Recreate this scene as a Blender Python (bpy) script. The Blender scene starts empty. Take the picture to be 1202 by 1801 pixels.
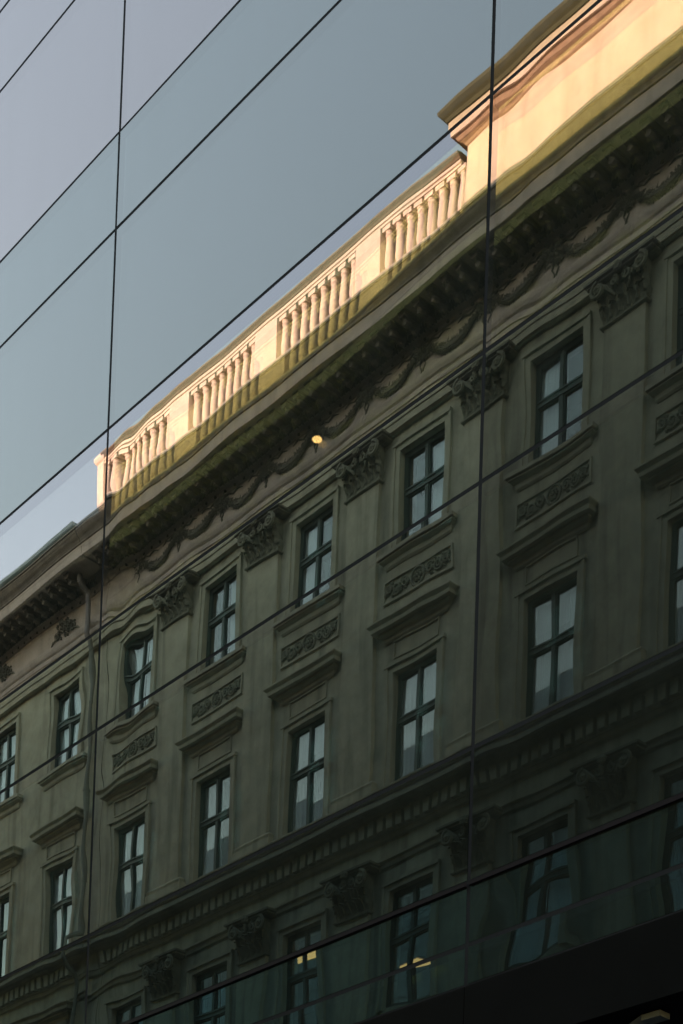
import bpy, math, random
from mathutils import Matrix, Vector
random.seed(7)
R = math.radians
scene = bpy.context.scene
col = scene.collection

# ------------------------------------------------------------------ camera
W_STREET = 16.0                       # glass plane is y = 0, old facade is y = -16
cam_d = bpy.data.cameras.new('camera')
cam = bpy.data.objects.new('camera', cam_d); col.objects.link(cam)
cam_d.sensor_fit = 'VERTICAL'; cam_d.sensor_height = 36.0; cam_d.sensor_width = 36.0
cam_d.lens = 2995.0 / 1801.0 * 36.0   # architectural lens with rise (shift), level camera
cam_d.shift_x = 0.0; cam_d.shift_y = (2707.0 - 900.5) / 1801.0
cam_d.clip_start = 0.1; cam_d.clip_end = 3000
m3 = Matrix(((0.6691, 0.0107, 0.7431), (0.7425, -0.0524, -0.6678), (0.0318, 0.9986, -0.0430)))
cam.matrix_world = Matrix.Translation((0, -8.0, 1.65)) @ m3.to_4x4()
scene.camera = cam

# ------------------------------------------------------------------ sky, sun, exposure
SUN_EL, SUN_AZ = 8.2, -16.0           # azimuth measured from +Y towards +X
world = bpy.data.worlds.new('World'); scene.world = world; world.use_nodes = True
wn = world.node_tree; wn.nodes.clear()
wo = wn.nodes.new('ShaderNodeOutputWorld'); wb = wn.nodes.new('ShaderNodeBackground')
sk = wn.nodes.new('ShaderNodeTexSky'); sk.sky_type = 'NISHITA'; sk.sun_disc = False
sk.sun_elevation = R(SUN_EL); sk.sun_rotation = R(SUN_AZ)
sk.air_density = 1.4; sk.dust_density = 0.2; sk.ozone_density = 0.0
wb.inputs[1].default_value = 0.15
wn.links.new(sk.outputs[0], wb.inputs[0]); wn.links.new(wb.outputs[0], wo.inputs[0])
sd = bpy.data.lights.new('sun', 'SUN'); sd.energy = 2.9; sd.angle = R(0.5); sd.color = (1.0, 0.69, 0.47)
sun = bpy.data.objects.new('sun', sd); col.objects.link(sun)
sdir = Vector((math.sin(R(SUN_AZ)) * math.cos(R(SUN_EL)), math.cos(R(SUN_AZ)) * math.cos(R(SUN_EL)), math.sin(R(SUN_EL))))
sun.rotation_euler = sdir.to_track_quat('Z', 'Y').to_euler()
sun.location = (0, 60, 60)
TAN_PROF = sdir.z / sdir.y            # slope of the sun rays across the street
vs = scene.view_settings
vs.view_transform = 'Standard'; vs.look = 'None'; vs.exposure = 2.55; vs.gamma = 1.0; vs.use_curve_mapping = False
cy = scene.cycles
cy.max_bounces = 14; cy.glossy_bounces = 9; cy.transparent_max_bounces = 24; cy.diffuse_bounces = 4
cy.caustics_reflective = False; cy.caustics_refractive = False; cy.use_denoising = True; cy.use_adaptive_sampling = False
cy.sample_clamp_indirect = 6.0

# ------------------------------------------------------------------ materials
def mat(name):
    m = bpy.data.materials.new(name); m.use_nodes = True
    nt = m.node_tree; nt.nodes.clear()
    out = nt.nodes.new('ShaderNodeOutputMaterial')
    return m, nt, out

def principled(name, rgb, rough=0.7, metal=0.0, var=0.0, scale=3.0, bump=0.0, bscale=60.0, streak=0.0, spec=0.3):
    m, nt, out = mat(name)
    b = nt.nodes.new('ShaderNodeBsdfPrincipled')
    b.inputs['Base Color'].default_value = (*rgb, 1); b.inputs['Roughness'].default_value = rough
    b.inputs['Metallic'].default_value = metal; b.inputs['Specular IOR Level'].default_value = spec
    nt.links.new(b.outputs[0], out.inputs['Surface'])
    geo = nt.nodes.new('ShaderNodeNewGeometry')
    colr = None
    if var:
        n = nt.nodes.new('ShaderNodeTexNoise'); n.inputs['Scale'].default_value = scale; n.inputs['Detail'].default_value = 8
        n.inputs['Roughness'].default_value = 0.65
        nt.links.new(geo.outputs['Position'], n.inputs['Vector'])
        r = nt.nodes.new('ShaderNodeMapRange'); r.inputs['From Min'].default_value = 0.25; r.inputs['From Max'].default_value = 0.75
        r.inputs['To Min'].default_value = 1 - var; r.inputs['To Max'].default_value = 1 + var
        nt.links.new(n.outputs[0], r.inputs['Value'])
        mx = nt.nodes.new('ShaderNodeVectorMath'); mx.operation = 'SCALE'; mx.inputs[0].default_value = rgb
        nt.links.new(r.outputs[0], mx.inputs['Scale']); colr = mx.outputs[0]
    if streak:
        mp = nt.nodes.new('ShaderNodeMapping'); mp.inputs['Scale'].default_value = (3.2, 3.2, 0.22)
        nt.links.new(geo.outputs['Position'], mp.inputs['Vector'])
        n2 = nt.nodes.new('ShaderNodeTexNoise'); n2.inputs['Scale'].default_value = 1.0; n2.inputs['Detail'].default_value = 6
        nt.links.new(mp.outputs[0], n2.inputs['Vector'])
        r2 = nt.nodes.new('ShaderNodeMapRange'); r2.inputs['From Min'].default_value = 0.5; r2.inputs['From Max'].default_value = 0.72
        r2.inputs['To Min'].default_value = 1.0; r2.inputs['To Max'].default_value = 1 - streak
        nt.links.new(n2.outputs[0], r2.inputs['Value'])
        mx2 = nt.nodes.new('ShaderNodeVectorMath'); mx2.operation = 'SCALE'
        if colr is None: mx2.inputs[0].default_value = rgb
        else: nt.links.new(colr, mx2.inputs[0])
        nt.links.new(r2.outputs[0], mx2.inputs['Scale']); colr = mx2.outputs[0]
    if colr is not None: nt.links.new(colr, b.inputs['Base Color'])
    if bump:
        n3 = nt.nodes.new('ShaderNodeTexNoise'); n3.inputs['Scale'].default_value = bscale; n3.inputs['Detail'].default_value = 5
        nt.links.new(geo.outputs['Position'], n3.inputs['Vector'])
        bp = nt.nodes.new('ShaderNodeBump'); bp.inputs['Strength'].default_value = bump; bp.inputs['Distance'].default_value = 0.02
        nt.links.new(n3.outputs[0], bp.inputs['Height']); nt.links.new(bp.outputs[0], b.inputs['Normal'])
    return m

def glass(name, r0, gl, tr, dust_haze=0.0, power=2.5):
    """part mirror, part clear: Schlick reflectance (same from both sides) over a tinted see-through sheet"""
    m, nt, out = mat(name)
    N = nt.nodes.new; lk = nt.links.new
    mix = N('ShaderNodeMixShader'); geo = N('ShaderNodeNewGeometry')
    dot = N('ShaderNodeVectorMath'); dot.operation = 'DOT_PRODUCT'; lk(geo.outputs['Incoming'], dot.inputs[0]); lk(geo.outputs['Normal'], dot.inputs[1])
    ab = N('ShaderNodeMath'); ab.operation = 'ABSOLUTE'; lk(dot.outputs['Value'], ab.inputs[0])
    iv = N('ShaderNodeMath'); iv.operation = 'SUBTRACT'; iv.inputs[0].default_value = 1.0; lk(ab.outputs[0], iv.inputs[1])
    pw = N('ShaderNodeMath'); pw.operation = 'POWER'; pw.inputs[1].default_value = power; lk(iv.outputs[0], pw.inputs[0])
    ma = N('ShaderNodeMath'); ma.operation = 'MULTIPLY_ADD'; ma.inputs[1].default_value = 1 - r0; ma.inputs[2].default_value = r0; ma.use_clamp = True
    lk(pw.outputs[0], ma.inputs[0])
    t = N('ShaderNodeBsdfTransparent'); t.inputs[0].default_value = (*tr, 1)
    g = N('ShaderNodeBsdfGlossy'); g.inputs['Color'].default_value = (*gl, 1); g.inputs['Roughness'].default_value = 0.0
    lk(ma.outputs[0], mix.inputs[0]); lk(t.outputs[0], mix.inputs[1]); lk(g.outputs[0], mix.inputs[2])
    if dust_haze:
        mp = N('ShaderNodeMapping'); mp.inputs['Scale'].default_value = (2.2, 1.0, 0.5); lk(geo.outputs['Position'], mp.inputs['Vector'])
        n1 = N('ShaderNodeTexNoise'); n1.inputs['Scale'].default_value = 1.4; n1.inputs['Detail'].default_value = 9; n1.inputs['Roughness'].default_value = 0.7
        lk(mp.outputs[0], n1.inputs['Vector'])
        mr = N('ShaderNodeMapRange'); mr.inputs['From Min'].default_value = 0.3; mr.inputs['From Max'].default_value = 0.75
        mr.inputs['To Min'].default_value = dust_haze*0.45; mr.inputs['To Max'].default_value = dust_haze*1.6; lk(n1.outputs[0], mr.inputs['Value'])
        d = N('ShaderNodeBsdfDiffuse'); d.inputs[0].default_value = (0.27, 0.33, 0.34, 1)
        m2 = N('ShaderNodeMixShader'); lk(mr.outputs[0], m2.inputs[0]); lk(mix.outputs[0], m2.inputs[1]); lk(d.outputs[0], m2.inputs[2])
        mix = m2
    lk(mix.outputs[0], out.inputs['Surface'])
    return m

def emission(name, rgb, s):
    m, nt, out = mat(name); e = nt.nodes.new('ShaderNodeEmission')
    e.inputs[0].default_value = (*rgb, 1); e.inputs[1].default_value = s
    nt.links.new(e.outputs[0], out.inputs['Surface']); return m

def clear(name, rgb):
    m, nt, out = mat(name); t = nt.nodes.new('ShaderNodeBsdfTransparent'); t.inputs[0].default_value = (*rgb, 1)
    nt.links.new(t.outputs[0], out.inputs['Surface']); return m

M = dict(
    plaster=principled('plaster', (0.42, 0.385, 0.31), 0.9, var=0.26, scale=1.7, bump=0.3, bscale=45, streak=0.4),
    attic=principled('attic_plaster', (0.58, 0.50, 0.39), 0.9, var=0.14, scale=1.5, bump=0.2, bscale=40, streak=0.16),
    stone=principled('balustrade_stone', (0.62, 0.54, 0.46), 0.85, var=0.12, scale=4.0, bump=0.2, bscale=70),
    trim=principled('moulding_plaster', (0.395, 0.365, 0.295), 0.9, var=0.18, scale=2.5, bump=0.2, bscale=60, streak=0.2),
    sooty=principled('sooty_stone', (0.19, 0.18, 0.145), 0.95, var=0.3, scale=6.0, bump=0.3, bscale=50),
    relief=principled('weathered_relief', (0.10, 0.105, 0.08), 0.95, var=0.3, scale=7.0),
    wood=principled('teal_painted_wood', (0.030, 0.052, 0.050), 0.45, var=0.15, scale=5.0),
    curtain=principled('white_curtain', (0.80, 0.82, 0.84), 0.9, var=0.06, scale=3.0),
    room=principled('dark_room', (0.035, 0.033, 0.03), 0.9),
    zinc=principled('zinc', (0.16, 0.16, 0.145), 0.6, metal=0.2, var=0.2, scale=4.0),
    copper=principled('green_copper_sheet', (0.12, 0.20, 0.19), 0.55, var=0.25, scale=3.0),
    bed=principled('brown_moulding', (0.40, 0.29, 0.19), 0.9, var=0.25, scale=5.0),
    railtop=principled('brown_rail_top', (0.15, 0.12, 0.09), 0.9, var=0.25, scale=5.0),  # rail cap darker and browner than the rest of the balustrade
    crown=principled('shaded_crown', (0.15, 0.14, 0.11), 0.9, var=0.3, scale=4.0, streak=0.3),  # shade of the downward-facing curve put into the colour
    gap_dark=principled('dark_gap_backing', (0.03, 0.03, 0.032), 0.8, var=0.2, scale=6.0, spec=0.1),
    cap=principled('weathered_coping', (0.085, 0.085, 0.045), 0.8, var=0.2, scale=4.0),
    roof=principled('roof_tin', (0.10, 0.10, 0.10), 0.6, var=0.2),
    joint=principled('black_silicone', (0.017, 0.019, 0.027), 0.7, spec=0.05),
    spacer=principled('spacer_frame', (0.034, 0.027, 0.055), 0.6, spec=0.03),
    rail=principled('anodised_rail', (0.016, 0.014, 0.020), 0.5, spec=0.05),
    darkmetal=principled('dark_fascia_metal', (0.004, 0.0045, 0.006), 0.7, var=0.3, scale=1.5, spec=0.04),
    interior=principled('office_interior', (0.016, 0.018, 0.019), 0.9, spec=0.0),
    concrete=principled('roof_concrete', (0.30, 0.30, 0.29), 0.9, var=0.15),
    asphalt=principled('asphalt', (0.05, 0.05, 0.052), 0.9, var=0.2, scale=8.0, bump=0.3, bscale=120),
    paving=principled('granite_paving', (0.24, 0.23, 0.22), 0.85, var=0.15, scale=6.0),
    kerb=principled('granite_kerb', (0.32, 0.31, 0.30), 0.8, var=0.12, scale=9.0),
    white=principled('grey_paint', (0.10, 0.11, 0.11), 0.6, spec=0.1),
    lampshade=principled('lamp_brass', (0.30, 0.20, 0.10), 0.4, metal=0.7),
    warmglint=emission('warm_reflection_glow', (1.0, 0.42, 0.12), 0.8),
    bulb=emission('lamp_glow', (1.0, 0.52, 0.17), 4.0),
    winglass=glass('window_glass', 0.19, (0.86, 0.94, 1.0), (0.84, 0.88, 0.90), power=5.0),
    lite_edge=clear('glass_edge', (0.96, 0.97, 0.965)),
)
# one coated glass per kind of row: the tall pink-grey panes, the blue ones, the lower green ones
DUST_HAZE = 0.036  # faint dust film; its cool colour also paints a haze over dark reflections
def glass_set(k, sfx=''):
    """outer and inner sheet of each kind of row; k is how strongly the sheets mirror"""
    def c(*v): return tuple(min(1.0, q*k) for q in v)
    return {
        'pink': (glass('coated_glass_rose'+sfx, 0.15, c(1.0, 0.89, 0.98), (0.72, 0.74, 0.72), DUST_HAZE), glass('inner_glass_gold'+sfx, 0.25, c(0.86, 0.86, 0.44), (0.16, 0.18, 0.17))),
        'rose': (glass('coated_glass_pale_rose'+sfx, 0.16, c(1.0, 0.85, 0.90), (0.28, 0.30, 0.30), DUST_HAZE), glass('inner_glass_rose'+sfx, 0.15, c(0.90, 0.80, 0.80), (0.16, 0.18, 0.17))),
        'blue': (glass('coated_glass_blue'+sfx, 0.12, c(0.86, 0.815, 0.845), (0.28, 0.30, 0.30), DUST_HAZE), glass('inner_glass_blue'+sfx, 0.12, c(0.80, 0.84, 0.84), (0.16, 0.18, 0.17))),
        'olive': (glass('coated_glass_neutral'+sfx, 0.17, c(0.96, 0.98, 0.90), (0.38, 0.42, 0.40), DUST_HAZE), glass('inner_glass_neutral'+sfx, 0.22, c(0.60, 0.86, 0.78), (0.16, 0.18, 0.17))),
        'teal': (glass('coated_glass_teal'+sfx, 0.14, c(0.72, 0.87, 0.84), (0.30, 0.36, 0.34), DUST_HAZE), glass('inner_glass_teal'+sfx, 0.22, c(0.50, 0.80, 0.74), (0.14, 0.18, 0.17))),
        'green': (glass('coated_glass_green'+sfx, 0.14, c(0.46, 0.80, 0.84), (0.20, 0.28, 0.27), DUST_HAZE), glass('inner_glass_green'+sfx, 0.15, c(0.35, 0.62, 0.60), (0.10, 0.14, 0.13))),
    }
GL = glass_set(1.0); GLD = glass_set(0.68, '_dark')  # weaker-mirroring set darkens the lower reflections in the right-hand column
GL['upper'] = (glass('coated_glass_upper_floors', 0.25, (0.92, 0.94, 0.96), (0.15, 0.17, 0.17)), None)

# ------------------------------------------------------------------ mesh helpers
class MB:
    def __init__(s): s.v = []; s.f = []; s.mi = []
    def add(s, vs, fs, mi=0):
        o = len(s.v); s.v += [tuple(q) for q in vs]; s.f += [tuple(i + o for i in f) for f in fs]; s.mi += [mi] * len(fs); return s
    def box(s, x0, x1, y0, y1, z0, z1, mi=0):
        return s.add([(x0,y0,z0),(x1,y0,z0),(x1,y1,z0),(x0,y1,z0),(x0,y0,z1),(x1,y0,z1),(x1,y1,z1),(x0,y1,z1)],
                     [(0,3,2,1),(4,5,6,7),(0,1,5,4),(1,2,6,5),(2,3,7,6),(3,0,4,7)], mi)
    def mould(s, xL, xR, prof, back=0.0, mi=0, retL=True, retR=True):
        """prof [(p, z)...] run along x with mitred returns to the wall at both ends"""
        n = len(prof); vs = []
        for p, z in prof:
            a = xL - (p if retL else 0); b = xR + (p if retR else 0)
            vs += [(a, back, z), (a, p, z), (b, p, z), (b, back, z)]
        fs = []
        for i in range(n - 1):
            for k in range(3): fs.append((4*i+k, 4*i+k+1, 4*i+k+5, 4*i+k+4))
        fs.append((0, 3, 2, 1)); e = 4*(n-1); fs.append((e, e+1, e+2, e+3))
        return s.add(vs, fs, mi)
    def lathe(s, cx, cy, prof, seg=12, mi=0):
        vs = []; n = len(prof)
        for r, z in prof:
            for k in range(seg):
                a = 2*math.pi*k/seg; vs.append((cx + r*math.cos(a), cy + r*math.sin(a), z))
        fs = [(i*seg+k, i*seg+(k+1)%seg, (i+1)*seg+(k+1)%seg, (i+1)*seg+k) for i in range(n-1) for k in range(seg)]
        fs.append(tuple(reversed(range(seg)))); fs.append(tuple(range((n-1)*seg, n*seg)))
        return s.add(vs, fs, mi)
    def tube(s, pts, r, seg=6, mi=0):
        n = len(pts); vs = []
        for i, p in enumerate(pts):
            p = Vector(p); d = (Vector(pts[min(i+1, n-1)]) - Vector(pts[max(i-1, 0)])).normalized()
            u = d.orthogonal().normalized() if abs(d.y) > 0.95 else d.cross(Vector((0,1,0))).normalized()
            w = d.cross(u); rr = r[i] if isinstance(r, (list, tuple)) else r
            for k in range(seg):
                a = 2*math.pi*k/seg; q = p + u*(rr*math.cos(a)) + w*(rr*math.sin(a)); vs.append(tuple(q))
        fs = [(i*seg+k, i*seg+(k+1)%seg, (i+1)*seg+(k+1)%seg, (i+1)*seg+k) for i in range(n-1) for k in range(seg)]
        fs.append(tuple(range(seg))); fs.append(tuple(range((n-1)*seg, n*seg)))
        return s.add(vs, fs, mi)
    def blob(s, c, rx, ry, rz, mi=0, seg=7, rings=4):
        vs = []; fs = []
        for i in range(rings + 1):
            t = math.pi * i / rings
            for k in range(seg):
                a = 2*math.pi*k/seg + i*0.3
                vs.append((c[0]+rx*math.sin(t)*math.cos(a), c[1]+ry*math.sin(t)*math.sin(a), c[2]+rz*math.cos(t)))
        for i in range(rings):
            for k in range(seg): fs.append((i*seg+k, (i+1)*seg+k, (i+1)*seg+(k+1)%seg, i*seg+(k+1)%seg))
        return s.add(vs, fs, mi)
    def mesh(s, name, mats, smooth=False):
        me = bpy.data.meshes.new(name); me.from_pydata(s.v, [], s.f)
        for m in (mats if isinstance(mats, (list, tuple)) else [mats]): me.materials.append(M[m] if isinstance(m, str) else m)
        me.polygons.foreach_set('material_index', s.mi)
        if smooth: me.polygons.foreach_set('use_smooth', [True]*len(me.polygons))
        me.update(); return me

def obj(name, me, parent=None, loc=(0,0,0)):
    o = bpy.data.objects.new(name, me); col.objects.link(o); o.location = loc
    if parent is not None: o.parent = parent
    return o
def part(name, mb, m, parent, loc=(0,0,0), smooth=False): return obj(name, mb.mesh(name, m, smooth), parent, loc)
def empty(name, loc, label, cat, group=None):
    o = bpy.data.objects.new(name, None); col.objects.link(o); o.location = loc
    o['label'] = label; o['category'] = cat
    if group: o['group'] = group
    return o
def struct(name, mb, m):
    o = part(name, mb, m, None); o['kind'] = 'structure'; return o

# ------------------------------------------------------------------ ground
struct('ground', MB().box(-1500, 1500, -1500, 1500, -0.5, -0.02), 'paving')
struct('road', MB().box(-300, 300, -13.0, -3.2, -0.019, -0.004), 'asphalt')
struct('pavement_north', MB().box(-300, 300, -3.0, 1.4, -0.019, 0.12), 'paving')
struct('pavement_south', MB().box(-300, 300, -16.6, -13.2, -0.019, 0.12), 'paving')
struct('kerb_north', MB().box(-300, 300, -3.2, -3.0, -0.019, 0.124), 'kerb')
struct('kerb_south', MB().box(-300, 300, -13.2, -13.0, -0.019, 0.124), 'kerb')

# ------------------------------------------------------------------ the old building across the street
HX = -20.0
house = empty('apartment_building', (HX, -W_STREET, 0), 'ornate beige plaster palace with balustrade, pilasters and sunlit attic, mirrored in the glass', 'building')
wing = empty('apartment_building', (-48.0, -W_STREET, 0), 'plain beige plaster house with copper gutter left of the downpipe, mirrored in the glass', 'building')
def L(o, x): return x - o.location.x

BAYS = [-35.5, -32.05, -28.67, -25.2, -21.55, -18.1, -14.65, -11.2, -7.75, -4.3, -0.85]
BAYS_W = [-38.95, -42.2, -45.45, -48.7, -51.95, -55.2]
HL, HR = -36.85, 1.1
WL, WR = -57.2, -36.85
FLOORS = [(24.2, 26.43, 0.66), (18.95, 21.55, 0.67), (14.25, 16.86, 0.67), (9.6, 12.2, 0.67), (3.0, 7.4, 1.0)]
TOPZ = 29.3

def wall_mesh(x0, x1, ops, depth=0.45, zs0=0.0, zs1=TOPZ):
    mb = MB()
    xs = sorted({x0, x1} | {o[0] for o in ops} | {o[1] for o in ops})
    zs = sorted({zs0, zs1} | {o[2] for o in ops} | {o[3] for o in ops})
    def hole(a, b, c, d): return any(o[0] <= a+1e-6 and b <= o[1]+1e-6 and o[2] <= c+1e-6 and d <= o[3]+1e-6 for o in ops)
    for i in range(len(xs)-1):
        for j in range(len(zs)-1):
            a, b, c, d = xs[i], xs[i+1], zs[j], zs[j+1]
            if not hole(a, b, c, d): mb.add([(a,0,c),(b,0,c),(b,0,d),(a,0,d)], [(3,2,1,0)])
    for a, b, c, d in ops:
        mb.add([(a,0,c),(b,0,c),(b,0,d),(a,0,d),(a,-depth,c),(b,-depth,c),(b,-depth,d),(a,-depth,d)],
               [(0,1,5,4),(1,2,6,5),(2,3,7,6),(3,0,4,7)])
    return mb

def body(o, x0, x1, bays):
    ops = [(L(o, b)-hw, L(o, b)+hw, z0, z1) for b in bays for z0, z1, hw in FLOORS]
    part('wall', wall_mesh(L(o, x0), L(o, x1), ops), 'plaster', o)
    mb = MB(); a, b = L(o, x0), L(o, x1)                        # closed box behind the front
    mb.add([(a,-1.9,0),(b,-1.9,0),(b,-1.9,TOPZ),(a,-1.9,TOPZ),(a,-0.46,0),(b,-0.46,0),(b,-0.46,TOPZ),(a,-0.46,TOPZ)], [(0,1,2,3)])
    for _, z1, _h in FLOORS: mb.box(a+0.02, b-0.02, -1.89, -0.47, z1+0.35, z1+0.60)
    for x in bays: mb.box(L(o, x)+1.55, L(o, x)+1.75, -1.88, -0.48, 0.05, TOPZ-0.05)
    part('room_wall', mb, 'room', o)
    sh = MB(); sh.box(a, b, -14.0, -1.95, 0, TOPZ); part('rear_block', sh, 'plaster', o)
    return o
body(house, HL, HR, BAYS); body(wing, WL, WR-0.02, BAYS_W)

# --- windows
def window_meshes(w, h, tag):
    f = MB(); hw = w/2; y0, y1 = -0.19, -0.11; tz = h*0.60
    o_ = 0.065
    f.box(-hw, -hw+o_, y0, y1, 0, h); f.box(hw-o_, hw, y0, y1, 0, h)
    f.box(-hw+o_, hw-o_, y0, y1, 0, 0.08); f.box(-hw+o_, hw-o_, y0, y1, h-0.08, h)
    f.box(-hw+o_, hw-o_, y0, y1+0.025, tz-0.07, tz+0.07)
    f.box(-hw+o_, hw-o_, y0, y1+0.050, tz+0.02, tz+0.055)
    f.box(-0.045, 0.045, y0, y1+0.012, 0.08, tz-0.07); f.box(-0.04, 0.04, y0, y1+0.012, tz+0.07, h-0.08)
    panes = []
    for sx in (-1, 1):
        for (a, b) in ((0.08, tz-0.07), (tz+0.07, h-0.08)):
            g = MB(); x0, x1 = (0.04, hw-0.065) if sx > 0 else (-hw+0.065, -0.04)
            b_ = 0.03
            f.box(x0, x0+b_, y0+0.012, y1-0.008, a, b); f.box(x1-b_, x1, y0+0.012, y1-0.008, a, b)
            f.box(x0+b_, x1-b_, y0+0.012, y1-0.008, a, a+b_); f.box(x0+b_, x1-b_, y0+0.012, y1-0.008, b-b_, b)
            g.add([(x0+b_,-0.152,a+b_),(x1-b_,-0.152,a+b_),(x1-b_,-0.152,b-b_),(x0+b_,-0.152,b-b_)], [(3,2,1,0)])
            panes.append(g.mesh('pane', 'winglass'))
    return f.mesh('window_frame', 'wood'), panes
def curtain_mesh(x0, x1, z0, z1, n, amp, seed):
    rr = random.Random(seed); mb = MB(); vs = []; k = n*4; ph = rr.random()*6
    for i in range(k+1):
        x = x0 + (x1-x0)*i/k; y = -0.26 + amp*math.sin(i*math.pi/2 + ph + 0.5*math.sin(i*0.7))
        vs += [(x, y, z0), (x + rr.uniform(-.004, .004), y*0.98, z1)]
    mb.add(vs, [(2*i, 2*i+2, 2*i+3, 2*i+1) for i in range(k)]); return mb.mesh('curtain', 'curtain', True)
CURT = []
for s in range(4): CURT.append([curtain_mesh(-0.64, 0.0-0.05*(s % 2), 0.02, 2.55, 7+s, 0.042, s), curtain_mesh(0.02+0.05*(s % 3), 0.64, 0.02, 2.55, 8, 0.04, 20+s)])
WM = {}
for i, (z0, z1, hw) in enumerate(FLOORS): WM[i] = window_meshes(2*hw, z1-z0, i)
rw = random.Random(3)
blind_me = [MB().box(-0.64, 0.64, -0.245, -0.235, z, 2.6).mesh('blind', 'curtain') for z in (1.2, 1.6, 1.9)]
for o, bays in ((house, BAYS), (wing, BAYS_W)):
    for bx in bays:
        for i, (z0, z1, hw) in enumerate(FLOORS):
            f = obj('window', WM[i][0], o, (L(o, bx), 0, z0))
            for g in WM[i][1]:
                q = obj('pane', g, f)
                q.rotation_euler = (rw.uniform(-.004, .004), 0, rw.uniform(-.004, .004))
            if i == 2 and bx in (-28.67, -25.2): pass
            elif i == 2 and -46 < bx < -12:
                for c in rw.choice(CURT): obj('curtain', c, f)
            elif i < 3 and -46 < bx < -12:
                c = rw.choice(CURT)
                if rw.random() < 0.3: obj('blind', rw.choice(blind_me), f)
                if rw.random() < 0.85: obj('curtain', c[0], f)
                if rw.random() < 0.85: obj('curtain', c[1], f)

# --- architraves round the windows
def casing_mesh(hw, h, bw=0.18, p=0.07, ear=0.0):
    mb = MB()
    mb.box(-hw-bw, -hw, 0.0, p*0.6, -0.02, h+bw*0.99); mb.box(hw, hw+bw, 0.0, p*0.6, -0.02, h+bw*0.99)
    mb.box(-hw, hw, 0.0, p*0.6, h, h+bw*0.99)
    o_ = 0.055
    mb.box(-hw-bw-0.01, -hw-bw+o_, 0.0, p, -0.02, h+bw-o_); mb.box(hw+bw-o_, hw+bw+0.01, 0.0, p, -0.02, h+bw-o_)
    mb.box(-hw-bw-0.01-ear, hw+bw+0.01+ear, 0.0, p*1.25, h+bw-o_, h+bw+0.02)
    return mb.mesh('casing', 'trim')
CAS = {0: casing_mesh(0.66, 2.23), 1: casing_mesh(0.67, 2.6, ear=0.04), 2: casing_mesh(0.67, 2.61), 3: casing_mesh(0.67, 2.6)}
sill_me = MB().mould(-0.93, 0.93, [(0.02,-0.34),(0.05,-0.30),(0.06,-0.21),(0.15,-0.16),(0.14,-0.12),(0.19,-0.11),(0.19,-0.03),(0.0,0.0)]).mesh('sill', 'trim')
hood_me = MB().mould(-0.88, 0.88, [(0.03,0.0),(0.06,0.03),(0.07,0.10),(0.16,0.16),(0.15,0.20),(0.26,0.21),(0.27,0.29),(0.33,0.35),(0.33,0.38),(0.0,0.46)]).mesh('hood', 'trim')

def frieze_panel_mesh():
    mb = MB(); b = 0.03
    for x0, x1, z0, z1 in ((-0.66,0.66,0.36,0.39),(-0.66,0.66,0.0,0.03),(-0.66,-0.63,0.03,0.36),(0.63,0.66,0.03,0.36)):
        mb.box(x0, x1, 0, 0.035, z0, z1)
    return mb.mesh('frieze_panel', 'trim')
fp_me = frieze_panel_mesh()
def spiral(cx, cz, r0, r1, turns, a0, sgn, y, n=16):
    return [(cx + (r0+(r1-r0)*t/n)*math.cos(a0+sgn*turns*2*math.pi*t/n), y, cz + (r0+(r1-r0)*t/n)*math.sin(a0+sgn*turns*2*math.pi*t/n)) for t in range(n+1)]
def relief_panel_mesh():
    mb = MB()
    for x0, x1, z0, z1 in ((-1.0,1.0,0.46,0.50),(-1.0,1.0,0.0,0.04),(-1.0,-0.96,0.04,0.46),(0.96,1.0,0.04,0.46)):
        mb.box(x0, x1, 0, 0.045, z0, z1, 0)
    mb.tube([(0.19*math.cos(t*math.pi/10), 0.02, 0.25+0.19*math.sin(t*math.pi/10)) for t in range(21)], 0.03, 6, 1)
    for k in range(6):
        a = k*math.pi/3; mb.blob((0.085*math.cos(a), 0.02, 0.25+0.085*math.sin(a)), 0.05, 0.045, 0.05, 1)
    mb.blob((0, 0.04, 0.25), 0.04, 0.04, 0.04, 1)
    rr = random.Random(5)
    for s in (-1, 1):
        for c, r, sg in ((0.36, 0.12, 1), (0.60, 0.13, -1), (0.82, 0.10, 1)):
            mb.tube([(s*x, y, z) for x, y, z in spiral(c, 0.25+0.02*sg, r, 0.03, 1.5, 0.5*sg, sg, 0.03)], 0.026, 5, 1)
            for k in range(4): mb.blob((s*(c+rr.uniform(-.14,.14)), 0.02, 0.25+rr.uniform(-.16,.16)), rr.uniform(.02,.055), 0.035, rr.uniform(.02,.045), 1)
        mb.tube([(s*(0.24+0.7*t/12), 0.025, 0.25+0.09*math.sin(t*0.9)) for t in range(13)], 0.02, 5, 1)
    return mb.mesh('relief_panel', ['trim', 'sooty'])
rp_me = relief_panel_mesh()

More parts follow.
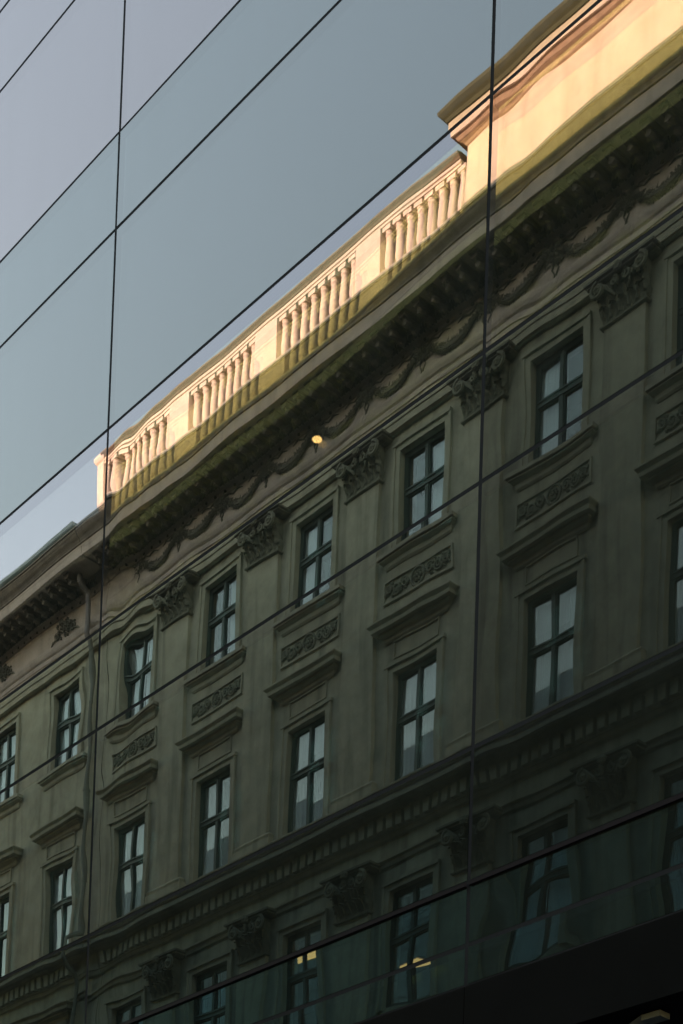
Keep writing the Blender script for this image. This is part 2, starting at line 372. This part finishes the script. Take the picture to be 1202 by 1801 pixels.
# --- pilasters and capitals
def leaf(mb, x, z, w, h, p0, out, mi=0):
    n = 6; vs = []
    for i in range(n+1):
        t = i/n; zz = z + h*(t if t < 0.8 else 0.8 + 0.2*math.cos((t-0.8)/0.2*1.9)*(t-0.8)*4); pp = p0 + out*(t**2.2)
        ww = w*(0.55+0.45*math.sin(min(1, t*1.15)*math.pi))*(1 - 0.15*(i % 2))
        vs += [(x-ww/2, pp-0.03, zz), (x, pp+0.025, zz), (x+ww/2, pp-0.03, zz)]
    fs = [(3*i+k, 3*i+k+1, 3*i+k+4, 3*i+k+3) for i in range(n) for k in range(2)]
    mb.add(vs, fs, mi)
def capital_mesh(w, h, p):
    mb = MB(); hw = w/2
    vs = [(-hw,0,0),(-hw,p,0),(hw,p,0),(hw,0,0)]; k = hw*1.03
    vs += [(-k,0,h*0.86),(-k,p+0.10,h*0.86),(k,p+0.10,h*0.86),(k,0,h*0.86)]
    mb.add(vs, [(0,1,5,4),(1,2,6,5),(2,3,7,6),(4,5,6,7)])
    mb.mould(-hw+p, hw-p, [(p+0.01,-0.06),(p+0.05,-0.045),(p+0.05,-0.015),(p+0.01,0.0)])
    for i in range(5): leaf(mb, -hw+0.1+i*(w-0.2)/4, 0.0, 0.24, h*0.40, p+0.01, 0.17)
    for i in range(4): leaf(mb, -hw+0.2+i*(w-0.4)/3, h*0.10, 0.24, h*0.58, p+0.03, 0.20)
    for sx in (-1, 1):
        for q in range(3): leaf(mb, sx*(hw-0.02), h*0.05+q*0.05, 0.2, h*(0.4+0.12*q), p*0.4+0.06*q, 0.18)
        pts = spiral(sx*(hw-0.02), h*0.70, 0.16, 0.03, 1.7, math.pi*0.5, -sx, p+0.22, 20)
        mb.tube([(x, y-0.04*i/20, z) for i, (x, y, z) in enumerate(pts)], 0.045, 6)
        mb.blob((sx*(hw-0.02), p+0.20, h*0.70), 0.10, 0.09, 0.10)
        pts = spiral(sx*0.15, h*0.72, 0.10, 0.02, 1.4, math.pi*0.5, sx, p+0.16, 14)
        mb.tube(pts, 0.035, 5)
        mb.tube([(sx*0.15, p+0.1, h*0.45), (sx*(hw*0.6), p+0.16, h*0.66), (sx*(hw-0.02), p+0.2, h*0.84)], [0.03, 0.05, 0.04], 6)
    mb.blob((0, p+0.26, h*0.90), 0.11, 0.07, 0.10)
    mb.mould(-hw+p-0.05, hw-p+0.05, [(p+0.13,h*0.86),(p+0.20,h*0.90),(p+0.20,h*0.93),(p+0.25,h*0.95),(p+0.25,h*0.998),(0.0,h*0.999)])
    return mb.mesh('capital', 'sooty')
cap_main = capital_mesh(1.04, 0.85, 0.11); cap_low = capital_mesh(0.98, 0.92, 0.11)
def pilaster_mesh(w, h, p):
    mb = MB(); hw = w/2
    mb.box(-hw, hw, 0, p, 0.34, h)
    mb.mould(-hw, hw, [(p+0.08,0.0),(p+0.08,0.18),(p+0.05,0.20),(p+0.07,0.27),(p+0.0,0.34)])
    return mb.mesh('pilaster', 'plaster')
pil_main = pilaster_mesh(1.0, 26.05-19.02, 0.10); pil_low = pilaster_mesh(0.95, 16.6-13.6, 0.10)

# --- swags and cartouches of the frieze
def leaflet(mb, c, s, rr):
    """small folded leaf standing off the wall"""
    a = rr.uniform(0, 6.28); u = Vector((math.cos(a), 0, math.sin(a))); w = Vector((-u.z, 0, u.x)); o = Vector(c); n = Vector((0, 1, 0))
    k = rr.uniform(.5, .8)
    mb.add([o-u*s, o+w*s*k*.5+n*s*.3, o+u*s+n*s*rr.uniform(.2,.8), o-w*s*k*.5+n*s*.3, o+n*s*.6], [(0,1,4),(1,2,4),(2,3,4),(3,0,4)])
def swag_mesh(w):
    mb = MB(); rr = random.Random(11)
    for i in range(60):
        t = i/59; x = -w/2+0.10+(w-0.20)*t; z = 0.56 - 0.36*math.sin(math.pi*t)
        r = 0.04+0.10*math.sin(math.pi*t)
        for k in range(8): leaflet(mb, (x+rr.uniform(-.03,.03), 0.01+rr.uniform(0,.07), z+rr.uniform(-r,r)), rr.uniform(.035,.065), rr)
    mb.tube([(-w/2+0.1+(w-0.2)*t/16, 0.03, 0.56-0.36*math.sin(math.pi*t/16)) for t in range(17)], [0.02+0.06*math.sin(math.pi*t/16) for t in range(17)], 6)
    for sx in (-1, 1):
        for k in range(60): leaflet(mb, (sx*w/2+rr.uniform(-.20,.20), 0.02+rr.uniform(0,.06), 0.50+rr.uniform(-.16,.16)), rr.uniform(.035,.07), rr)
        for q in (0.0,):
            mb.tube([(sx*(w/2-0.03-q), 0.015, 0.54), (sx*(w/2+0.03-q*1.6), 0.03, 0.40), (sx*(w/2-0.05-q*1.3), 0.015, 0.26), (sx*(w/2+0.02-q*2), 0.02, 0.14), (sx*(w/2-0.03-q*1.6), 0.01, 0.06)], [0.02, 0.026, 0.02, 0.022, 0.008], 5)
        mb.tube([(sx*w/2, 0.02, 0.6), (sx*w*0.36, 0.03, 0.67), (sx*w*0.26, 0.02, 0.60), (sx*w*0.16, 0.03, 0.66), (sx*w*0.06, 0.015, 0.61)], [0.02,0.024,0.018,0.022,0.008], 5)
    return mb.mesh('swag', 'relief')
def cartouche_mesh():
    mb = MB(); rr = random.Random(4)
    for k in range(60):
        a = rr.uniform(0, 6.28); r = rr.random()**.6
        mb.blob((0.34*r*math.cos(a), 0.03+rr.uniform(0,.06), 0.36+0.28*r*math.sin(a)), rr.uniform(.025,.06), .045, rr.uniform(.025,.06), 0, 6, 3)
    for s in (-1, 1):
        mb.tube(spiral(s*0.4, 0.30, 0.13, 0.03, 1.5, 1.0, s, 0.03), 0.03, 5)
        mb.tube([(s*0.4, 0.02, 0.25), (s*0.6, 0.03, 0.18), (s*0.72, 0.02, 0.08)], [0.03, 0.03, 0.01], 5)
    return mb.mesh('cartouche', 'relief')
swag_me = swag_mesh(1.70); cart_me = cartouche_mesh()

# --- running mouldings
CORN = [(0.0,28.34),(0.10,28.36),(0.12,28.42),(0.20,28.46),(0.27,28.60),(0.30,28.66),(0.30,28.70),(0.97,28.70),(0.97,28.66),(1.00,28.66),(1.00,28.95),(0.0,28.951)]
SIMA = [(1.0,28.952),(1.03,28.96),(1.03,29.00),(1.06,29.06),(1.12,29.13),(1.17,29.22),(1.18,29.27),(1.21,29.275),(1.21,29.32),(0.90,29.44),(0.0,29.46)]
ARCH = [(0.0,26.90),(0.13,26.90),(0.13,27.06),(0.155,27.065),(0.155,27.24),(0.18,27.245),(0.18,27.36),(0.22,27.40),(0.25,27.47),(0.26,27.52),(0.26,27.55),(0.08,27.60),(0.08,28.34),(0.0,28.345)]
BELT = [(0.0,17.98),(0.06,18.0),(0.08,18.08),(0.10,18.09),(0.10,18.46),(0.18,18.50),(0.22,18.55),(0.44,18.55),(0.44,18.67),(0.47,18.68),(0.52,18.76),(0.52,18.79),(0.0,18.96)]
STRING = [(0.0,17.40),(0.05,17.42),(0.07,17.50),(0.12,17.54),(0.12,17.58),(0.0,17.63)]
for o, a, b, rl, rr_ in ((house, HL, HR, False, False), (wing, WL, WR-0.02, False, False)):
    part('cornice', MB().mould(L(o,a), L(o,b), CORN, retL=rl, retR=rr_), 'trim', o)
    part('crown_moulding', MB().mould(L(o,a), L(o,b), SIMA, retL=rl, retR=rr_), 'crown', o)
    part('entablature', MB().mould(L(o,a)+0.001, L(o,b)-0.001, ARCH, retL=rl, retR=rr_), 'trim', o)
    part('belt_cornice', MB().mould(L(o,a), L(o,b), BELT, retL=rl, retR=rr_), 'trim', o)
    part('string_course', MB().mould(L(o,a)+0.001, L(o,b)-0.001, STRING, retL=rl, retR=rr_), 'trim', o)
    part('string_course', MB().mould(L(o,a), L(o,b), [(0,13.2),(0.10,13.22),(0.14,13.4),(0.14,13.5),(0,13.6)], retL=False, retR=False), 'trim', o)
    for z in [0.0, 0.75, 1.5, 2.25]:
        pass

def between(bays): return [(bays[i]+bays[i+1])/2 for i in range(len(bays)-1)]
PIERS = [BAYS[0]-1.05-0.0] and between(BAYS)
for bx in BAYS:
    if bx < -12:
        obj('casing', CAS[0], house, (L(house,bx),0,24.2)); obj('casing', CAS[1], house, (L(house,bx),0,18.95)); obj('casing', CAS[2], house, (L(house,bx),0,14.25))
        obj('sill', sill_me, house, (L(house,bx),0,24.2)); obj('hood', hood_me, house, (L(house,bx),0,22.24))
        obj('frieze_panel', fp_me, house, (L(house,bx),0,21.84)); obj('relief_panel', rp_me, house, (L(house,bx),0,23.12))
    obj('casing', CAS[3], house, (L(house,bx),0,9.6))
for px in PIERS:
    if px < -12:
        a = obj('pilaster', pil_main, house, (L(house,px),0,19.02)); obj('capital', cap_main, a, (0,0,26.05-19.02))
        a = obj('pilaster', pil_low, house, (L(house,px),0,13.6)); obj('capital', cap_low, a, (0,0,16.6-13.6))
sx = -36.2 + 0.55
k = 0
xs_all = sorted(BAYS + PIERS)
for i in range(len(xs_all)-1):
    c = (xs_all[i]+xs_all[i+1])/2
    if c < -12: obj('swag', swag_me, house, (L(house,c), 0.075, 27.64))
for bx in BAYS_W:
    obj('casing', CAS[3], wing, (L(wing,bx),0,9.6))
    if bx > -50:
        obj('casing', CAS[0], wing, (L(wing,bx),0,24.2)); obj('casing', CAS[1], wing, (L(wing,bx),0,18.95)); obj('casing', CAS[2], wing, (L(wing,bx),0,14.25))
        obj('sill', sill_me, wing, (L(wing,bx),0,24.2)); obj('hood', hood_me, wing, (L(wing,bx),0,22.24)); obj('hood', hood_me, wing, (L(wing,bx),0,17.05))
        obj('frieze_panel', fp_me, wing, (L(wing,bx),0,21.84)); obj('cartouche', cart_me, wing, (L(wing,bx),0.075,27.62))

# modillions, dentils, egg moulding
mod = MB(); mod.box(-0.085,0.085,0.30,0.80,28.57,28.70); mod.box(-0.105,0.105,0.30,0.84,28.66,28.699)
mod.tube([(0,0.80,28.56),(0,0.70,28.50),(0,0.55,28.53),(0,0.40,28.47),(0,0.31,28.44)], [0.05,0.07,0.06,0.08,0.06], 6)
for t_ in (-0.085, 0.085): mod.tube([(t_,0.32,28.46),(t_,0.38,28.50),(t_,0.34,28.55)], 0.03, 5)
mod_me = mod.mesh('modillion', 'sooty')
den_me = MB().box(-0.085,0.085,0.095,0.21,18.13,18.42).mesh('dentil', 'trim')
for o, a, b in ((house, HL+0.35, -13.0), (wing, -50.0, WR-0.4)):
    n = int((b-a)/0.42)
    for i in range(n): obj('modillion', mod_me, o, (L(o, a+i*0.42), 0, 0))
    n = int((b-a)/0.275)
    for i in range(n):
        x = a+i*0.275
        if x < -37.75 or x > -36.9: obj('dentil', den_me, o, (L(o, x), 0, 0))
    eg = MB(); n = int((b-a)/0.17)
    for i in range(n):
        x = L(o, a+i*0.17); eg.blob((x,0.245,28.54),0.062,0.05,0.10,0,6,3); eg.box(x+0.075,x+0.095,0.2,0.29,28.46,28.62)
        if i % 2: eg.blob((x,0.12,28.40),0.05,0.03,0.04,0,5,3)
    e = part('egg_moulding', eg, 'relief', o); e['kind'] = 'stuff'

# --- balustrade on the main cornice
BAL_L, BAL_R = -36.45, -23.3
bl = MB().mould(L(house,-36.07), L(house,BAL_R)-0.2, [(0.90,29.40),(0.94,29.42),(0.94,29.68),(0.92,29.72),(0.90,29.76),(0.58,29.77)], back=0.55, retL=False, retR=False)
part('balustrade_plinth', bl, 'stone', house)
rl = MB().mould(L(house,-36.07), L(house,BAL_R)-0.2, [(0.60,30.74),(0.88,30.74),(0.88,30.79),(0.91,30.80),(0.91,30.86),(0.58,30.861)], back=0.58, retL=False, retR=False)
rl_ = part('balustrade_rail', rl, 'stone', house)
rc = MB().mould(L(house,-36.07), L(house,BAL_R)-0.2, [(0.90,30.862),(0.93,30.863),(0.95,30.90),(1.0,30.94),(1.0,30.98),(0.9,31.02),(0.56,31.03)], back=0.56, retL=False, retR=False)
part('rail_cap', rc, 'railtop', rl_)
bp = [(0.118,0.0),(0.118,0.05),(0.088,0.07),(0.092,0.09),(0.108,0.14),(0.112,0.22),(0.106,0.34),(0.092,0.54),(0.080,0.72),(0.078,0.76),(0.098,0.78),(0.098,0.81),(0.08,0.83),(0.085,0.85),(0.11,0.87)]
bal = MB(); bal.lathe(0,0,bp,14); bal.box(-0.12,0.12,-0.12,0.12,0.87,0.975)
bal.v = [(x*0.98, y*0.98, z) for x, y, z in bal.v]
bal_me = bal.mesh('baluster', 'stone', False)
for p_ in bal_me.polygons: p_.use_smooth = len(p_.vertices) == 4 and abs(p_.normal.z) < 0.9 and p_.index < 14*14
die_me = MB().box(-0.385,0.385,0.585,0.885,29.765,30.745).mesh('balustrade_die', 'stone')
DIES = [-32.85, -29.57, -26.16]
for d in DIES: obj('balustrade_die', die_me, house, (L(house,d),0,0))
edges = [-36.06] + [e for d in DIES for e in (d-0.385, d+0.385)] + [-23.35]
for g in range(4):
    a, b = edges[2*g], edges[2*g+1]; n = 8 if g else 9
    for i in range(n): obj('baluster', bal_me, house, (L(house, a+(i+0.5)*(b-a)/n), 0.74, 29.768))
post = MB().box(L(house,-36.34),L(house,-36.06),0.55,0.90,29.4,30.86)
post.mould(L(house,-36.34)+0.88, L(house,-36.06)-0.88, [(0.90,30.82),(0.94,30.85),(0.97,30.92),(0.97,31.0),(0.7,31.04)], back=0.5)
part('corner_post', post, 'stone', house)

# --- attic over the middle
AL, AR = -23.3, -9.0
at = MB().mould(L(house,AL), L(house,AR), [(0.94,29.42),(0.98,29.44),(0.98,29.66),(0.94,29.70),(0.90,29.74),(0.90,31.02)], back=-2.0, retL=False, retR=False)
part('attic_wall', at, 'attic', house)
ATTIC_BED = [(0.90,31.0),(0.93,31.02),(0.96,31.06),(1.04,31.10),(1.08,31.16),(1.12,31.165)]
x0, x1 = L(house,AL)+0.9, L(house,AR)-0.9
part('attic_bed_moulding', MB().mould(x0, x1, ATTIC_BED + [(1.12,31.17),(0.5,31.171)], back=-2.0), 'bed', house)
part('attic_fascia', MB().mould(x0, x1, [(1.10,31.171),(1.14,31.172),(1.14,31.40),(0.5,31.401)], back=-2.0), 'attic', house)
part('attic_coping', MB().mould(x0, x1, [(1.14,31.402),(1.17,31.41),(1.20,31.47),(1.26,31.52),(1.31,31.57),(1.32,31.61),(1.32,31.64),(0.3,31.74)], back=-2.0), 'cap', house)
ms = MB(); ms.add([(L(house,-36.0),0.30,29.40),(L(house,-23.4),0.30,29.40),(L(house,-23.4),0.12,31.30),(L(house,-36.0),0.12,31.30),(L(house,-23.4),-2.0,31.34),(L(house,-36.0),-2.0,31.34),(L(house,-36.0),-2.0,29.4),(L(house,-23.4),-2.0,29.4)], [(3,2,1,0),(5,4,2,3),(0,6,5,3),(1,2,4,7)])
part('gap_backing', ms, 'gap_dark', house)  # unseen dark box added behind the balusters so their gaps read dark
rf = MB(); rf.add([(L(house,HL),0.3,29.47),(L(house,HR),0.3,29.47),(L(house,HR),-7,30.6),(L(house,HL),-7,30.6),(L(house,HR),-14,29.3),(L(house,HL),-14,29.3)], [(0,1,2,3),(3,2,4,5)])
part('roof', rf, 'roof', house)

# --- the neighbour's roof edge, gutter and downpipe
gu = MB(); gu.mould(L(wing,WL), L(wing,WR)-0.05, [(0.98,29.33),(1.16,29.34),(1.24,29.40),(1.26,29.47),(1.22,29.47),(1.0,29.40)], back=0.9, retL=False, retR=False)
part('gutter', gu, 'copper', wing)
rf = MB(); rf.add([(L(wing,WL),1.0,29.46),(L(wing,WR)-0.05,1.0,29.46),(L(wing,WR)-0.05,-7,32.6),(L(wing,WL),-7,32.6),(L(wing,WR)-0.05,-14,29.3),(L(wing,WL),-14,29.3)], [(0,1,2,3),(3,2,4,5)])
part('roof', rf, 'copper', wing)
pipe = MB(); X = L(wing, -37.55)
pipe.tube([(X,0.62,28.62),(X,0.60,28.45),(X,0.36,28.25),(X,0.33,28.0),(X,0.33,27.2),(X,0.18,26.75),(X,0.15,26.5),(X,0.15,19.4),(X,0.18,19.2),(X,0.60,18.95),(X,0.62,18.7),(X,0.60,18.45),(X,0.2,18.0),(X,0.15,17.8),(X,0.15,0.3)], 0.065, 10)
pp_ = part('downpipe', pipe, 'zinc', wing)
for z in (25.4, 23.0, 20.6, 17.0, 15.0):
    part('bracket', MB().lathe(X, 0.15, [(0.08,z),(0.08,z+0.05)], 10), 'zinc', pp_)

# ------------------------------------------------------------------ the glass building
GXL, GXR = -62.0, 25.0
H_GLASS = 29.68 + (W_STREET-0.87)*TAN_PROF      # its roof edge throws the shadow that ends under the balustrade
office = empty('glass_office_building', (0, 0, 0), 'dark glass office facade of wide panes mirroring the old palace and evening sky', 'building')
COLS = [-21.67, -17.06, -12.45, -7.84, -3.23, 1.38]
ROWS = [5.84, 6.12, 6.55, 7.47, 9.30, 10.21, 12.02, 13.85, 14.75, 16.58, 17.45, 19.28]
KIND = ['green', 'green', 'teal', 'olive', 'olive', 'pink', 'blue', 'blue', 'rose', 'rose', 'rose']
# lean of each inner sheet against the outer one: (about the vertical, about the horizontal)
LEAN = {5: (0.0010, 0.0062), 4: (0.001, 0.002), 3: (-0.0032, 0.0008), 2: (0.0015, -0.001), 1: (0.004, 0.003), 0: (-0.004, 0.004), 6: (0.0005, 0.0015), 7: (0.0, 0.002)}
def sm(t): t = max(0.0, min(1.0, t)); return t*t*(3-2*t)

def wavy(x0, x1, z0, z1, seed, amp, eL, eR, gap=0.0, lean=(0, 0), fade=False, step=0.05):
    """height field of one glass sheet: roller waves plus edge lift, returns f(x,z)->y"""
    rr = random.Random(seed); ws = []
    for k in range(9):
        near = k >= 5                                        # short waves live near the tempered edges
        lx = (rr.uniform(0.35, 0.8) if near else rr.uniform(0.8, 2.2))*rr.choice((-1, 1)); lz = rr.uniform(0.5, 1.3) if near else rr.uniform(1.0, 3.0)
        kx, kz = 2*math.pi/lx, 2*math.pi/lz
        ws.append((kx, kz, rr.uniform(0, 6.28), amp*rr.uniform(0.5, 1.0)/math.hypot(kx, kz)/2.0, near))
    xc, zc = (x0+x1)/2, (z0+z1)/2
    def f(x, z):
        e = eL*math.exp(-((x-x0)/0.8)**2) + eR*math.exp(-((x1-x)/0.8)**2) + 0.05
        y = gap
        for kx, kz, ph, a, near in ws: y += (e if near else 0.24)*a*math.sin(kx*x+kz*z+ph)
        b = lean[1]*(sm((x1-0.15-x)/1.6) if fade else 1.0)
        y += lean[0]*(x-xc) + b*(z-zc)
        return y
    return f
def sheet(name, x0, x1, z0, z1, f, thick, mats, fine):
    nx = max(2, int((x1-x0)/0.05)) if fine else 1; nz = max(2, int((z1-z0)/0.05)) if fine else 1
    mb = MB(); vs = []; fs = []
    for j in range(nz+1):
        for i in range(nx+1):
            x = x0+(x1-x0)*i/nx; z = z0+(z1-z0)*j/nz; vs.append((x, f(x, z), z))
    for j in range(nz):
        for i in range(nx):
            a = j*(nx+1)+i; fs.append((a, a+1, a+nx+2, a+nx+1))
    mb.add(vs, fs, 0)
    ym = max(v[1] for v in vs)+thick                                   # flat back and edges
    c = [(x0,f(x0,z0),z0),(x1,f(x1,z0),z0),(x1,f(x1,z1),z1),(x0,f(x0,z1),z1),(x0,ym,z0),(x1,ym,z0),(x1,ym,z1),(x0,ym,z1)]
    mb.add(c, [(4,7,6,5),(0,4,5,1),(1,5,6,2),(2,6,7,3),(3,7,4,0)], 1)
    me = mb.mesh(name, mats)
    n = nx*nz; me.polygons.foreach_set('use_smooth', [i < n for i in range(len(me.polygons))])
    return me
J = 0.016
rp = random.Random(21)
for ci in range(5):
    for ri in range(len(ROWS)-1):
        x0, x1, z0, z1 = COLS[ci]+J, COLS[ci+1]-J, ROWS[ri]+J, ROWS[ri+1]-J
        fine = 1 <= ci <= 3
        amp = {0: 0.016, 1: 0.010}.get(ri, 0.0022); seed = 100*ci+ri
        eL, eR = {1: (0.3, 0.4), 2: (0.8, 0.12), 3: (0.55, 0.3)}.get(ci, (0.5, 0.5))
        kg = (GLD if ci == 3 and ri < 5 else GL)[KIND[ri]]
        if ri == 5 and ci < 2: kg = (kg[0], GL['rose'][1])
        tl = (rp.uniform(-.0009,.0009), rp.uniform(-.0009,.0009))
        if ri == 5 and ci > 1: tl = (0.0002, 0.0)
        f0 = wavy(x0, x1, z0, z1, seed, amp, eL, eR, 0.0, tl)
        p = obj('glass_pane', sheet('glass_pane', x0, x1, z0, z1, f0, 0.006, [kg[0], M['lite_edge']], fine), office)
        ln = LEAN.get(ri, (0.0, 0.002))
        if ri == 5: ln = {1: (0.001, 0.0015), 3: (0.001, 0.0045)}.get(ci, ln)
        sp = 0.068 if 2 <= ri <= 5 else 0.040
        f1 = wavy(x0, x1, z0, z1, seed+5000, amp*0.8, eL, eR, 0.030, ln, fade=(ri == 5 and ci == 2))
        obj('inner_pane', sheet('inner_pane', x0+0.02, x1-0.02, z0+0.02, z1-sp-0.002, f1, 0.006, [kg[1], M['lite_edge']], fine), p)
        s_ = MB(); s_.box(x0, x1, 0.016, 0.06, z1-sp, z1+0.002)
        part('spacer', s_, 'spacer', p)
for x in COLS: part('mullion', MB().box(x-J+0.0005, x+J-0.0005, 0.002, 0.12, ROWS[0], ROWS[-1]), 'joint', office)
for ri, z in enumerate(ROWS):
    for ci in range(5): part('transom', MB().box(COLS[ci]+J, COLS[ci+1]-J, 0.0025, 0.11, z-J+0.0005, z+J-0.0005), 'joint', office)
for ci in range(5):
    part('rail', MB().box(COLS[ci]+J, COLS[ci+1]-J, -0.020, 0.0015, 6.520, 6.546), 'rail', office)
# the rest of the facade, flat panes as one sheet of cladding
ext = MB(); rows2 = [ROWS[-1]]
while rows2[-1] < H_GLASS-1.5: rows2.append(rows2[-1] + (0.9 if len(rows2) % 2 else 1.83))
rows2[-1] = H_GLASS
def plain(x0, x1, z0, z1):
    ext.add([(x0+J,0.004,z0+J),(x1-J,0.004,z0+J),(x1-J,0.004,z1-J),(x0+J,0.004,z1-J)], [(0,1,2,3)])
xs2 = [COLS[0]]
while xs2[0] > GXL: xs2.insert(0, xs2[0]-4.61)
xs3 = [COLS[-1]]
while xs3[-1] < GXR: xs3.append(xs3[-1]+4.61)
for i in range(len(xs2)-1):
    for j in range(len(ROWS)-1): plain(xs2[i], xs2[i+1], ROWS[j], ROWS[j+1])
for i in range(len(xs3)-1):
    for j in range(len(ROWS)-1): plain(xs3[i], xs3[i+1], ROWS[j], ROWS[j+1])
full = xs2 + COLS[1:] + xs3[1:]
for i in range(len(full)-1):
    for j in range(len(rows2)-1): plain(full[i], full[i+1], rows2[j], rows2[j+1])
e = part('far_panes', ext, GL['upper'][0], office); e['kind'] = 'stuff'
XL, XR = full[0], full[-1]
part('backing_wall', MB().box(XL, XR, 0.14, 0.3, ROWS[-1], H_GLASS), 'interior', office)
part('backing_wall', MB().box(XL, COLS[0]-0.02, 0.141, 0.31, ROWS[0], ROWS[-1]-0.001), 'interior', office)
part('backing_wall', MB().box(COLS[-1]+0.02, XR, 0.141, 0.31, ROWS[0], ROWS[-1]-0.001), 'interior', office)
# interior behind the seen panes: slabs, core wall, end walls
for z in (6.55, 9.36, 13.9, 16.64): part('floor_slab', MB().box(COLS[0], COLS[-1], 0.16, 5.0, z+0.05, z+0.80), 'interior', office)
part('core_wall', MB().box(COLS[0], COLS[-1], 5.0, 5.2, 5.0, ROWS[-1]+0.1), 'interior', office)
part('end_wall', MB().box(COLS[0]-0.2, COLS[0]-0.01, 0.32, 5.2, 5.0, ROWS[-1]+0.1), 'interior', office)
part('end_wall', MB().box(COLS[-1]+0.01, COLS[-1]+0.2, 0.32, 5.2, 5.0, ROWS[-1]+0.1), 'interior', office)
part('rear_block', MB().box(XL, XR, 5.25, 16, 0.1, H_GLASS-0.05), 'concrete', office)
part('roof', MB().box(XL, XR, 0.002, 16, H_GLASS, H_GLASS+0.04), 'concrete', office)
# dark fascia below the glass, recessed ground floor
fa = MB(); 
for i in range(len(full)-1): fa.box(full[i]+0.004, full[i+1]-0.004, -0.012, 0.3, 5.40, 5.836)
part('fascia', fa, 'darkmetal', office)
part('fascia_lip', MB().box(XL, XR, -0.02, 0.32, 5.35, 5.397), 'darkmetal', office)
part('soffit', MB().box(XL, XR, 0.33, 2.2, 5.36, 5.45), 'darkmetal', office)
part('ground_floor_wall', MB().box(XL, XR, 1.9, 5.2, 0.1, 5.355), 'interior', office)

# ------------------------------------------------------------------ office lamp, added glow strips in the rooms, light under the soffit
def glint_strip(x, z, top, w, label):  # added glowing fixture standing in for the sunlit attic's reflections in the windows
    t = empty('warm_glint_strip', (x, -W_STREET-1.0, z), label, 'lamp')
    b = MB(); b.box(-w/2, w/2, -0.16, 0.16, 0.0, 0.05); part('tube', b, 'warmglint', t)
    h = MB(); h.add([(-w/2-.03,-0.19,0.051),(w/2+.03,-0.19,0.051),(w/2+.03,0.19,0.051),(-w/2-.03,0.19,0.051),(-w/2,-0.05,0.13),(w/2,-0.05,0.13),(w/2,0.05,0.13),(-w/2,0.05,0.13)],
        [(4,5,6,7),(0,1,5,4),(1,2,6,5),(2,3,7,6),(3,0,4,7)]); part('housing', h, 'lampshade', t)
    for sx in (-1, 1): part('cord', MB().tube([(sx*w*0.35,0,0.12),(sx*w*0.35,0,top-z)], 0.006, 5), 'joint', t)
glint_strip(-29.5, 16.75, 17.22, 1.3, 'added warm glow strip standing in for a reflection, mirrored in the lowest window of the central pane')
glint_strip(-26.3, 15.6, 17.22, 1.2, 'added low glow strip standing in for a warm reflection, mirrored just above the dark fascia')
def pendant(loc, label, s=1.0):
    t = empty('pendant_lamp', loc, label, 'lamp', None)
    sh = MB(); sh.lathe(0,0,[(0.02,0.10),(0.03,0.095),(0.06,0.07),(0.075,0.03),(0.078,0.0)],16); part('lamp_shade', sh, 'lampshade', t, smooth=True)
    b = MB(); b.blob((0,0,-0.004), 0.042*s, 0.042*s, 0.017*s, 0, 12, 6); part('bulb', b, 'bulb', t, smooth=True)
    c = MB(); c.tube([(0,0,0.10),(0,0,13.94-loc[2])], 0.004, 5); part('cord', c, 'joint', t)
    return t
lx = -9.93; 
pendant((-10.53, 0.8, 11.36), 'small glowing pendant lamp behind the glass below the mirrored cornice')
sl = empty('soffit_light', (-6.42, 0.10, 5.30), 'pale angular light fitting under the dark fascia, bottom right', 'light fitting')
b = MB(); b.add([(-0.18,0,-0.02),(-0.02,0.0,0.035),(0.0,0.10,0.03),(-0.16,0.10,-0.04)], [(0,1,2,3)]); b.box(-0.02,0.12,0.0,0.10,0.0,0.035)
part('housing', b, 'white', sl)
